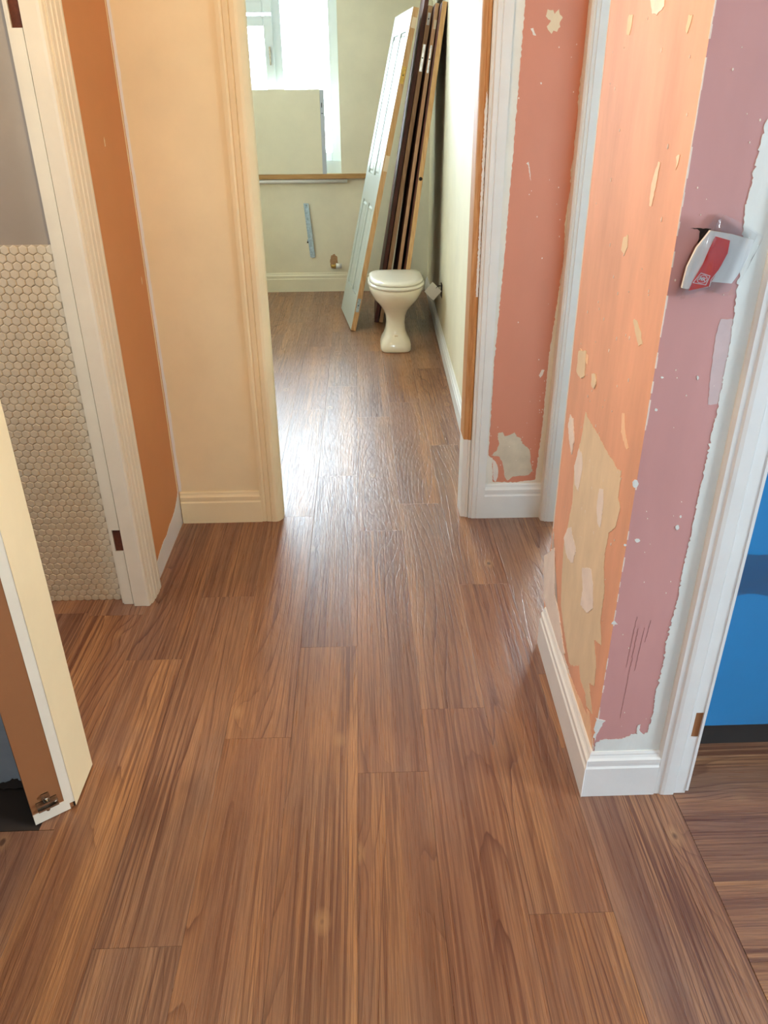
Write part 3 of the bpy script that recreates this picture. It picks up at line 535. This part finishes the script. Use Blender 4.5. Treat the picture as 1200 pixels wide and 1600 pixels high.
# ================================================================== KITCHEN (right)
wall('wall_kitchen', [((.785, 2.05, 0), (3.8, 2.12, H)), ((3.75, -2.2, 0), (3.85, -.55, H)), ((3.75, .40, 0), (3.85, 2.05, H)), ((3.75, -.55, 0), (3.85, .40, 1.1)), ((3.75, -.55, 2.1), (3.85, .40, H)), ((.73, -2.3, 0), (3.85, -2.2, H))], M['kitchen'])
wk = bmesh.new()
for b in (((3.77, -.55, 1.1), (3.82, -.50, 2.1)), ((3.77, .35, 1.1), (3.82, .40, 2.1)), ((3.77, -.55, 1.1), (3.82, .40, 1.15)), ((3.77, -.55, 2.05), (3.82, .40, 2.1))): addbox(wk, *b)
tag(link('window_2', wk, M['upvc']), kind='structure')
for i in range(3):
    x0 = .80+i*.6
    cab = empty('base_cabinet', (x0+.3, 1.75, 0), ['blue kitchen base cabinet just beyond the right doorway, nearest its jamb', 'blue kitchen base cabinet, middle one of the run beyond the right doorway', 'blue kitchen base cabinet farthest from the right doorway'][i], 'cabinet', 'kitchen base cabinets')
    box('cabinet_body', (x0-(x0+.3)+.001, -.278, .10), (.299, .28, .86), M['plastic'], cab)
    dd = box('cabinet_door', (-.298, -.30, .112), (.298, -.28, .855), M['blue'], cab, bev=.002)
    box('plinth', (-.3, -.25, .001), (.3, -.235, .10), M['black'], cab)
    if i == 0:
        tag(dd, 'blue cabinet door with crinkled clear film on its upper part')
        bm = bmesh.new(); nx_, nz_ = 26, 20
        gr = [[bm.verts.new((-.29+.58*a/nx_, -.304-.006*abs(noise.noise(Vector((a*.45, b*.5, 3))))-.002*noise.noise(Vector((a*1.3, b*1.2, 8))), .50+.13*b/nz_+.035*noise.noise(Vector((a*.16, 1, b*.05))))) for b in range(nz_+1)] for a in range(nx_+1)]
        for a in range(nx_):
            for b in range(nz_): bm.faces.new((gr[a][b], gr[a+1][b], gr[a+1][b+1], gr[a][b+1]))
        link('protective_film', bm, M['film2'], dd, True)
wt = box('worktop', (.80, 1.43, .861), (2.60, 2.04, .90), M['black'], bev=.004, label='dark kitchen worktop running over the blue base cabinets', cat='worktop')
# ================================================================== SIDE ROOM (right, beyond boxing)
wall('wall_side_room', [((3.2, 2.12, 0), (3.3, 5.4, H)), ((.80, 5.38, 0), (1.9, 5.48, H)), ((3.1, 5.38, 0), (3.3, 5.48, H)), ((1.9, 5.38, 0), (3.1, 5.48, 1.0)), ((1.9, 5.38, 2.1), (3.1, 5.48, H))], M['wall_white'])
wk = bmesh.new()
for b in (((1.9, 5.41, 1.0), (1.95, 5.45, 2.1)), ((3.05, 5.41, 1.0), (3.1, 5.45, 2.1)), ((1.95, 5.41, 1.0), (3.05, 5.45, 1.05)), ((1.95, 5.41, 2.05), (3.05, 5.45, 2.1))): addbox(wk, *b)
tag(link('window_3', wk, M['upvc']), kind='structure')
# ================================================================== BEHIND THE CAMERA
wall('wall_back', [((-.835, -2.3, 0), (-.42, -2.2, H)), ((.42, -2.3, 0), (.785, -2.2, H)), ((-.42, -2.3, 2.1), (.42, -2.2, H))], M['cream'])
fd = bmesh.new()
for b in (((-.42, -2.28, 0), (-.18, -2.23, 2.1)), ((.18, -2.28, 0), (.42, -2.23, 2.1)), ((-.18, -2.28, 0), (.18, -2.23, 1.15)), ((-.18, -2.28, 1.85), (.18, -2.23, 2.1))): addbox(fd, *b)
dr = tag(link('door_1', fd, M['white']), kind='structure')
box('glass_pane', (-.18, -2.258, 1.15), (.18, -2.252, 1.85), M['glass'], dr)
lamp = empty('pendant_lamp', (-.30, 1.30, H), 'bare warm bulb hanging from the hall ceiling', 'lamp')
cyl('ceiling_rose', (0, 0, 0), (0, 0, -.03), .04, M['plastic'], lamp); cyl('cord', (0, 0, -.03), (0, 0, -.20), .003, M['plastic'], lamp, 8)
cyl('bulb_holder', (0, 0, -.20), (0, 0, -.25), .016, M['plastic'], lamp)
# ================================================================== FAR ROOM
SL = .026
def rwx(y): return .498+.02+(y-3.576)*SL       # face of its right wall
wall('wall_far_room_right', [([(rwx(2.90), 2.90), (rwx(7.18), 7.18), (.79, 7.18), (.79, 2.90)], 0, H)], M['farcream'])
skirting('baseboard_far_room_right', (rwx(7.16), 7.16), (rwx(2.905), 2.905), (-1, SL), .12, M['white'], t=1.15)
wb = wall('wall_far_room_back', [((-2.4, 7.18, 0), (-2.10, 7.34, H)), ((-.14, 7.18, 0), (.79, 7.34, H)), ((-2.10, 7.18, 0), (-.14, 7.34, .985)), ((-2.10, 7.18, 2.34), (-.14, 7.34, H))], M['farcream'])
wall('wall_far_room_left', [((-2.4, 2.81, 0), (-2.3, 4.05, H)), ((-2.4, 4.75, 0), (-2.3, 7.34, H)), ((-2.4, 4.05, 0), (-2.3, 4.75, 1.62)), ((-2.4, 4.05, 1.98), (-2.3, 4.75, H)), ((-2.3, 2.81, 0), (-.75, 2.90, H))], M['farcream'])
skirting('baseboard_far_room_back', (-2.3, 7.18), (.57, 7.18), (0, -1), .165, M['farcream'])
# window
win = bmesh.new(); Y0, Y1 = 7.255, 7.32
for b in (((-2.10, Y0, 1.08), (-2.04, Y1, 2.34)), ((-.215, Y0, 1.08), (-.14, Y1, 2.34)), ((-2.04, Y0+.001, 1.08), (-.215, Y1, 1.145)), ((-2.04, Y0+.001, 2.28), (-.215, Y1, 2.34)), ((-.665, Y0-.001, 1.145), (-.59, Y1+.001, 2.28)), ((-1.34, Y0-.001, 1.145), (-1.27, Y1+.001, 2.28))): addbox(win, *b, bev=.004)
win = tag(link('window_1', win, M['upvc']), kind='structure')
def sash(x0, x1, z0, z1):
    b_ = bmesh.new(); w = .072
    for b in (((x0, 7.225, z0), (x0+w, 7.29, z1)), ((x1-w, 7.225, z0), (x1, 7.29, z1)), ((x0+w, 7.225, z0), (x1-w, 7.29, z0+w)), ((x0+w, 7.225, z1-w), (x1-w, 7.29, z1))): addbox(b_, *b, bev=.005)
    s = link('sash', b_, M['upvc'], win)
    box('pane', (x0+w, 7.268, z0+w), (x1-w, 7.272, z1-w), M['glass'], s); return s
s1 = sash(-1.28, -.655, 1.15, 2.13); sash(-1.28, -.655, 2.15, 2.29)
bm = bmesh.new(); addbox(bm, (-.695, 7.215, 1.86), (-.677, 7.225, 1.92), .003); addbox(bm, (-.692, 7.203, 1.79), (-.680, 7.215, 1.90), .003); link('window_handle', bm, M['chrome'], s1)
box('pane', (-.59, 7.285, 1.145), (-.215, 7.29, 2.28), M['glass'], win)
box('pane', (-2.04, 7.285, 1.145), (-1.34, 7.29, 2.28), M['glass'], win)
box('window_ledge', (-2.099, 7.225, .986), (-.141, 7.32, 1.0795), M['upvc'], win)
box('trim_11', (-2.15, 7.13, .948), (.07, 7.18, .984), M['sill'], **ST)
wk = bmesh.new()
for b in (((-2.37, 4.05, 1.62), (-2.33, 4.09, 1.98)), ((-2.37, 4.71, 1.62), (-2.33, 4.75, 1.98)), ((-2.37, 4.09, 1.62), (-2.33, 4.71, 1.66)), ((-2.37, 4.09, 1.94), (-2.33, 4.71, 1.98))): addbox(wk, *b)
tag(link('window_4', wk, M['upvc']), kind='structure')
# board standing on the window board
bd = empty('board_sheet', (-1.0, 7.14, .985), 'cream paper-faced board sheet with grey edge standing against the window', 'board')
box('board_face', (-.62, -.008, .001), (.702, .010, .632), M['board'], bd, bev=.002)
eg = box('board_edge', (.702, -.009, .001), (.737, .012, .630), M['tape'], bd, bev=.002, label='grey taped edge of the board')
box('edge_mark', (.712, -.0102, .50), (.718, -.009, .535), M['hole'], eg); box('edge_mark', (.708, -.0102, .455), (.724, -.009, .460), M['hole'], eg)
# round rail under the window board
cyl('rail', (-1.6, 7.150, .928), (-.092, 7.150, .928), .0175, M['plastic'], None, 16, label='cream round rail fixed below the timber window board', cat='rail')
# galvanised radiator bracket
br = empty('radiator_bracket', (-.438, 7.18, .52), 'galvanised steel radiator bracket screwed upright to the wall below the window', 'bracket')
bm = bmesh.new(); sh = .018
def skb(x0, x1, y0, y1, z0, z1):
    vs = []
    for z in (z0, z1):
        s = -z*sh/.22
        vs += [bm.verts.new(p) for p in ((x0+s, y0, z), (x1+s, y0, z), (x1+s, y1, z), (x0+s, y1, z))]
    for f in ((0,3,2,1),(4,5,6,7),(0,1,5,4),(1,2,6,5),(2,3,7,6),(3,0,4,7)): bm.faces.new([vs[i] for i in f])
skb(-.022, .022, -.004, -.0005, -.22, .23); skb(.016, .021, -.024, -.004, -.21, .22); skb(-.018, -.013, -.018, -.004, -.17, .22); skb(-.012, .016, -.026, -.022, -.22, -.17)
skb(-.030, -.020, -.006, -.001, -.085, -.07)
link('bracket_plate', bm, M['steel'], br)
cyl('screw', (-.020, -.010, -.092), (-.020, -.001, -.092), .007, M['hole'], br); cyl('screw', (-.012, -.008, .215), (-.012, -.001, .215), .006, M['chrome'], br)
patch('plaster_patch', [(-.262, .20), (-.21, .195), (-.196, .21), (-.20, .30), (-.225, .325), (-.255, .31), (-.268, .26)], lambda u, v: (u, 7.18, v), (0, -1, 0), M['plaster_brown'], wb, .0012, amp=.004)
vl = empty('radiator_valve', (-.225, 7.18, .225), 'white capped radiator valve with copper tail sticking out of the wall', 'valve')
cyl('tail_pipe', (-.02, -.001, .0), (-.02, -.05, .0), .010, M['copper'], vl); cyl('valve_body', (-.032, -.045, .002), (.014, -.045, .002), .014, M['brass'], vl)
cyl('valve_cap', (.012, -.045, .004), (.062, -.045, .004), .024, M['plastic'], vl, 20, r2=.020)
# ------------------------------------------------------------------ leaning doors
def leaf(name, x0, x1, ynear, yfar, xfar, slope, length, mat_edge, mat_face, label, parts):
    """door standing on its bottom edge, leaning to +x; local: X thickness, Y width, Z height"""
    th = (x1-x0)*math.cos(math.atan(slope)); wv = Vector((xfar, yfar-ynear, 0)); w = wv.length
    r = empty(name, (x1, ynear, 0), label, 'door', parts.get('group'))
    Yd = wv.normalized(); Zd = Vector((slope, 0, 1)).normalized(); Xd = Yd.cross(Zd).normalized(); Zd = Xd.cross(Yd).normalized()
    r.matrix_world = Matrix(((Xd.x, Yd.x, Zd.x, x1), (Xd.y, Yd.y, Zd.y, ynear), (Xd.z, Yd.z, Zd.z, .002), (0, 0, 0, 1)))
    off = -th
    a, b = off, 0
    bm = bmesh.new()
    if parts.get('panels'):
        st, d = .105, .010; xs = [0, st, w/2-.045, w/2+.045, w-st, w]; zs = [0, .24, .88, 1.07, length-.13, length]
        for i in range(5):
            for j in range(5):
                hole = i in (1, 3) and j in (1, 3)
                if hole: addbox(bm, (a+d, xs[i], zs[j]), (b-d, xs[i+1], zs[j+1]))
                else: addbox(bm, (a, xs[i], zs[j]), (b, xs[i+1], zs[j+1]))
        bmesh.ops.remove_doubles(bm, verts=bm.verts[:], dist=1e-5)
        for f in bm.faces:
            f.material_index = 0
            if all(v.co.y < 1e-4 for v in f.verts): f.material_index = 1
        link('door_slab', bm, [mat_face, mat_edge], r)
        for i in (1, 3):
            for j in (1, 3):
                pb = bmesh.new(); x_ = a+d
                P0 = [(xs[i]+.016, zs[j]+.016), (xs[i+1]-.016, zs[j]+.016), (xs[i+1]-.016, zs[j+1]-.016), (xs[i]+.016, zs[j+1]-.016)]
                q = [(y_+(.014 if k in (0, 3) else -.014), z_+(.014 if k in (0, 1) else -.014)) for k, (y_, z_) in enumerate(P0)]
                A = [pb.verts.new((x_, y_, z_)) for y_, z_ in P0]; B = [pb.verts.new((x_-.0085, y_, z_)) for y_, z_ in q]
                pb.faces.new(B)
                for k in range(4): pb.faces.new((A[k], A[(k+1) % 4], B[(k+1) % 4], B[k]))
                link('panel', pb, mat_face, r)
    else:
        addbox(bm, (a, 0, 0), (b, w, length), .0015)
        for f in bm.faces:
            if f.normal.y < -.5 or f.normal.z > .5: f.material_index = 1
        link('door_slab', bm, [mat_face, mat_edge], r)
    for (z0, z1, m) in parts.get('plates', []):
        box('latch_plate', (a+.006, -.002, z0), (b-.006, .0, z1), m, r, bev=.0008)
        cyl('plate_screw', ((a+b)/2, -.0045, (z0+z1)/2), ((a+b)/2, -.001, (z0+z1)/2), .004, M['hole'], r, 10)
    for z in parts.get('holes', []):
        cyl('latch_hole', ((a+b)/2, -.0015, z), ((a+b)/2, .01, z), .012, M['hole'], r, 14)
    for (z0, z1) in parts.get('notch', []):
        box('hinge_notch', (a+.008, -.0012, z0), (b, .0, z1), M['plaster'], r)
    return r
leaf('panelled_door', -.079, -.041, 5.76, 6.47, -.085, .2235, 2.095, M['tan'], M['doorwhite'], 'white four-panel door with bare timber edge, leaning left of the toilet', dict(panels=1, plates=[(1.66, 1.76, M['brass']), (.14, .24, M['steel'])], notch=[(1.98, 2.04), (1.12, 1.22)]))
rd = leaf('timber_board', .103, .131, 6.0, 6.66, .012, .169, 2.32, M['redwood_and_shade'], M['redwood_and_shade'], 'tall dark red timber board edge-on beside the white panelled door', {})
rd['category'] = 'board'
leaf('flush_door', .139, .170, 6.0, 6.70, .012, .166, 2.10, M['tan2'], M['redwood_and_shade'], 'worn timber-edged door behind the toilet, first to the right of dark red board', dict(plates=[(1.72, 1.88, M['chrome']), (1.99, 2.06, M['plastic'])]))  # stack's faces darkened: shade between the doors put into their colour
leaf('flush_door', .212, .237, 5.82, 6.50, .012, .146, 2.09, M['tan2'], M['redwood_and_shade'], 'worn timber-edged door standing between two others in the leaning stack', dict(plates=[(1.70, 1.86, M['chrome'])], notch=[(1.95, 2.0)]))
leaf('flush_door', .260, .291, 5.6, 6.28, .014, .135, 2.075, M['tan'], M['redwood_and_shade'], 'tan timber-edged door with black latch hole, nearest the right wall', dict(holes=[1.07]))
# ------------------------------------------------------------------ toilet
wc = empty('toilet', (.238, 5.17, 0), 'loose cream ceramic toilet pan with closed lid standing in the far room', 'toilet')
def loft(name, secs, m, parent, seg=40, smooth=True, caps=True):
    bm = bmesh.new(); rings = []
    for (z, hw, yf, yb, pf, pb, tilt) in secs:
        yc = (yf+yb)/2; hl = (yb-yf)/2; ring = []
        for i in range(seg):
            t = 2*math.pi*i/seg; c, s = math.cos(t), math.sin(t); e = pf if s < 0 else pb
            x = hw*math.copysign(abs(c)**(2/e), c); y = yc+hl*math.copysign(abs(s)**(2/e), s)
            ring.append(bm.verts.new((x, y, z+tilt*(y-yf))))
        rings.append(ring)
    for a, b in zip(rings, rings[1:]):
        for i in range(seg): bm.faces.new((a[i], a[(i+1) % seg], b[(i+1) % seg], b[i]))
    if caps: bm.faces.new(rings[0]); bm.faces.new(rings[-1])
    return link(name, bm, m, parent, smooth)
pan = [(.001, .100, .005, .27, 5, 5, 0), (.012, .106, .0, .275, 5, 5, 0), (.045, .106, .002, .275, 4.5, 5, 0), (.075, .096, .012, .272, 4, 4, 0), (.10, .080, .026, .268, 3.2, 4, 0), (.14, .068, .040, .265, 3, 3.5, 0), (.19, .064, .040, .27, 2.8, 3.5, 0),
       (.24, .071, .020, .285, 2.6, 3.2, 0), (.28, .088, -.015, .30, 2.4, 3, 0), (.32, .117, -.065, .325, 2.3, 3, 0), (.36, .150, -.115, .35, 2.2, 3, 0), (.40, .172, -.145, .365, 2.15, 3.2, 0), (.425, .180, -.155, .37, 2.15, 3.4, 0), (.440, .181, -.155, .37, 2.15, 3.4, 0), (.446, .176, -.15, .366, 2.15, 3.4, 0)]
loft('pan', pan, M['ceramic'], wc)
st_ = loft('seat', [(.4475, .176, -.160, .33, 2.15, 4, .01), (.451, .186, -.170, .335, 2.15, 4, .01), (.462, .189, -.173, .335, 2.15, 4, .01), (.470, .184, -.168, .33, 2.15, 4, .01)], M['seat'], wc)
loft('lid', [(.4735, .172, -.150, .315, 2.15, 5, .012), (.477, .179, -.157, .32, 2.15, 5, .012), (.486, .179, -.157, .32, 2.15, 5, .012), (.493, .168, -.145, .312, 2.15, 5, .012), (.497, .12, -.09, .28, 2.15, 4, .012), (.499, .05, .0, .2, 2.1, 3, .012)], M['seat'], wc)
for s in (-1, 1): cyl('seat_hinge', (s*.07, .325, .472), (s*.07, .325, .482), .014, M['plastic'], wc)
bm = bmesh.new(); addbox(bm, (-.012, .028, .108), (.012, .034, .116), .002); link('maker_mark', bm, M['plaster'], wc)
# ------------------------------------------------------------------ hanging socket plate on the right wall
sx = rwx(5.45)
so = empty('socket_plate', (sx, 5.45, .36), 'blank white socket plate hanging by its wires from the right wall beside the toilet', 'socket')
box('back_box', (-.004, -.045, -.045), (.0, .045, .045), M['hole'], so)
bm = bmesh.new(); addbox(bm, (-.045, -.004, -.045), (.045, .004, .045), .002)
bmesh.ops.transform(bm, matrix=Matrix.Translation((-.060, .02, -.01)) @ Matrix.Rotation(math.radians(-22), 4, 'Z') @ Matrix.Rotation(math.radians(41), 4, 'Y'), verts=bm.verts[:])
link('face_plate', bm, M['plastic'], so)
bm = bmesh.new()
for k in range(3):
    pts = [Vector((-.004, -.01+.006*k, .03)), Vector((-.02, -.008+.006*k, .035-.004*k)), Vector((-.034, .004+.005*k, .022)), Vector((-.05, .018, -.005-.005*k))]
    for a, b in zip(pts, pts[1:]): addcyl(bm, a, b, .0018, 8)
link('wire', bm, M['hole'], so, True)
# ------------------------------------------------------------------ red and white packet hung on the boxing
bg_ = empty('hanging_packet', (.605, 1.352, 1.28), 'clear plastic bag holding a white plate with red label, hung on the rose wall', 'bag')
O = Vector((.605, 1.352, 1.28))
def sheet(name, poly, y, m, amp=0, t=0, cuts=0, seed=0):
    bm = bmesh.new(); f = bm.faces.new([bm.verts.new((u-O.x, y-O.y, v-O.z)) for u, v in poly])
    bmesh.ops.triangulate(bm, faces=[f])
    if cuts: bmesh.ops.subdivide_edges(bm, edges=bm.edges[:], cuts=cuts, use_grid_fill=True)
    for v in bm.verts: v.co.y -= amp*(noise.noise(Vector((v.co.x*60, seed, v.co.z*60))) + .5*noise.noise(Vector((v.co.x*160, seed+4, v.co.z*160))))
    if t:
        r = bmesh.ops.extrude_face_region(bm, geom=bm.faces[:])
        for g in r['geom']:
            if isinstance(g, bmesh.types.BMVert): g.co.y += t
    return link(name, bm, m, bg_)
cut = [(u, v) for u, v in PX['card']]
sheet('white_plate', cut, 1.333, M['card'], .0006, .006, 1)
lb = sheet('red_label', PX['redlab'], 1.3315, M['labelred'], .0003, .0008)
lb2 = sheet('label_border', [(u+.0022, v-.0003) for u, v in PX['redlab'][1:6]] + [(u+.0008, v-.0003) for u, v in PX['redlab'][1:6]][::-1], 1.3308, M['card'])
lb2.parent = lb
bag1 = sheet('bag_front', PX['bag'], 1.324, M['film'], .0045, 0, 4, 2)
for p in bag1.data.polygons: p.use_smooth = True
sheet('bag_back', PX['bag'], 1.346, M['film'], .001, 0, 2, 5)
Q = [Vector(p) for p in (PX['logo'][3], PX['logo'][2], PX['logo'][1], PX['logo'][0])]   # BL BR TR TL
def q3(a, b, y=1.3304):
    p = (Q[0]*(1-a)+Q[1]*a)*(1-b) + (Q[3]*(1-a)+Q[2]*a)*b
    return (p.x-O.x, y-O.y, p.y-O.z)
bm = bmesh.new()
def ringmark(fo, fi, n):
    A = [bm.verts.new(q3(*fo(i/n))) for i in range(n)]; B = [bm.verts.new(q3(*fi(i/n))) for i in range(n)]
    for i in range(n): bm.faces.new((A[i], A[(i+1) % n], B[(i+1) % n], B[i]))
sq = lambda s: (lambda t: (.5+s*max(-1, min(1, 1.5*math.cos(t*6.2832))), .5+s*max(-1, min(1, 1.5*math.sin(t*6.2832)))))
ci = lambda s: (lambda t: (.5+s*math.cos(t*6.2832), .5+s*math.sin(t*6.2832)))
ringmark(sq(.5), sq(.44), 32); ringmark(ci(.40), ci(.35), 32)
fc = bpy.data.curves.new('lettering', 'FONT'); fc.body = 'MK'; fc.size = 1; fc.align_x = 'CENTER'; fc.align_y = 'CENTER'; fc.offset = .02
fo_ = bpy.data.objects.new('lettering', fc); COL.objects.link(fo_); dg = bpy.context.evaluated_depsgraph_get(); tm = fo_.evaluated_get(dg).to_mesh()
vs = [bm.verts.new(q3(.5+v.co.x*.40, .5+v.co.y*.52)) for v in tm.vertices]
for p in tm.polygons:
    try: bm.faces.new([vs[i] for i in p.vertices])
    except ValueError: pass
fo_.evaluated_get(dg).to_mesh_clear(); bpy.data.objects.remove(fo_)
lg = link('logo_print', bm, M['card'], lb)
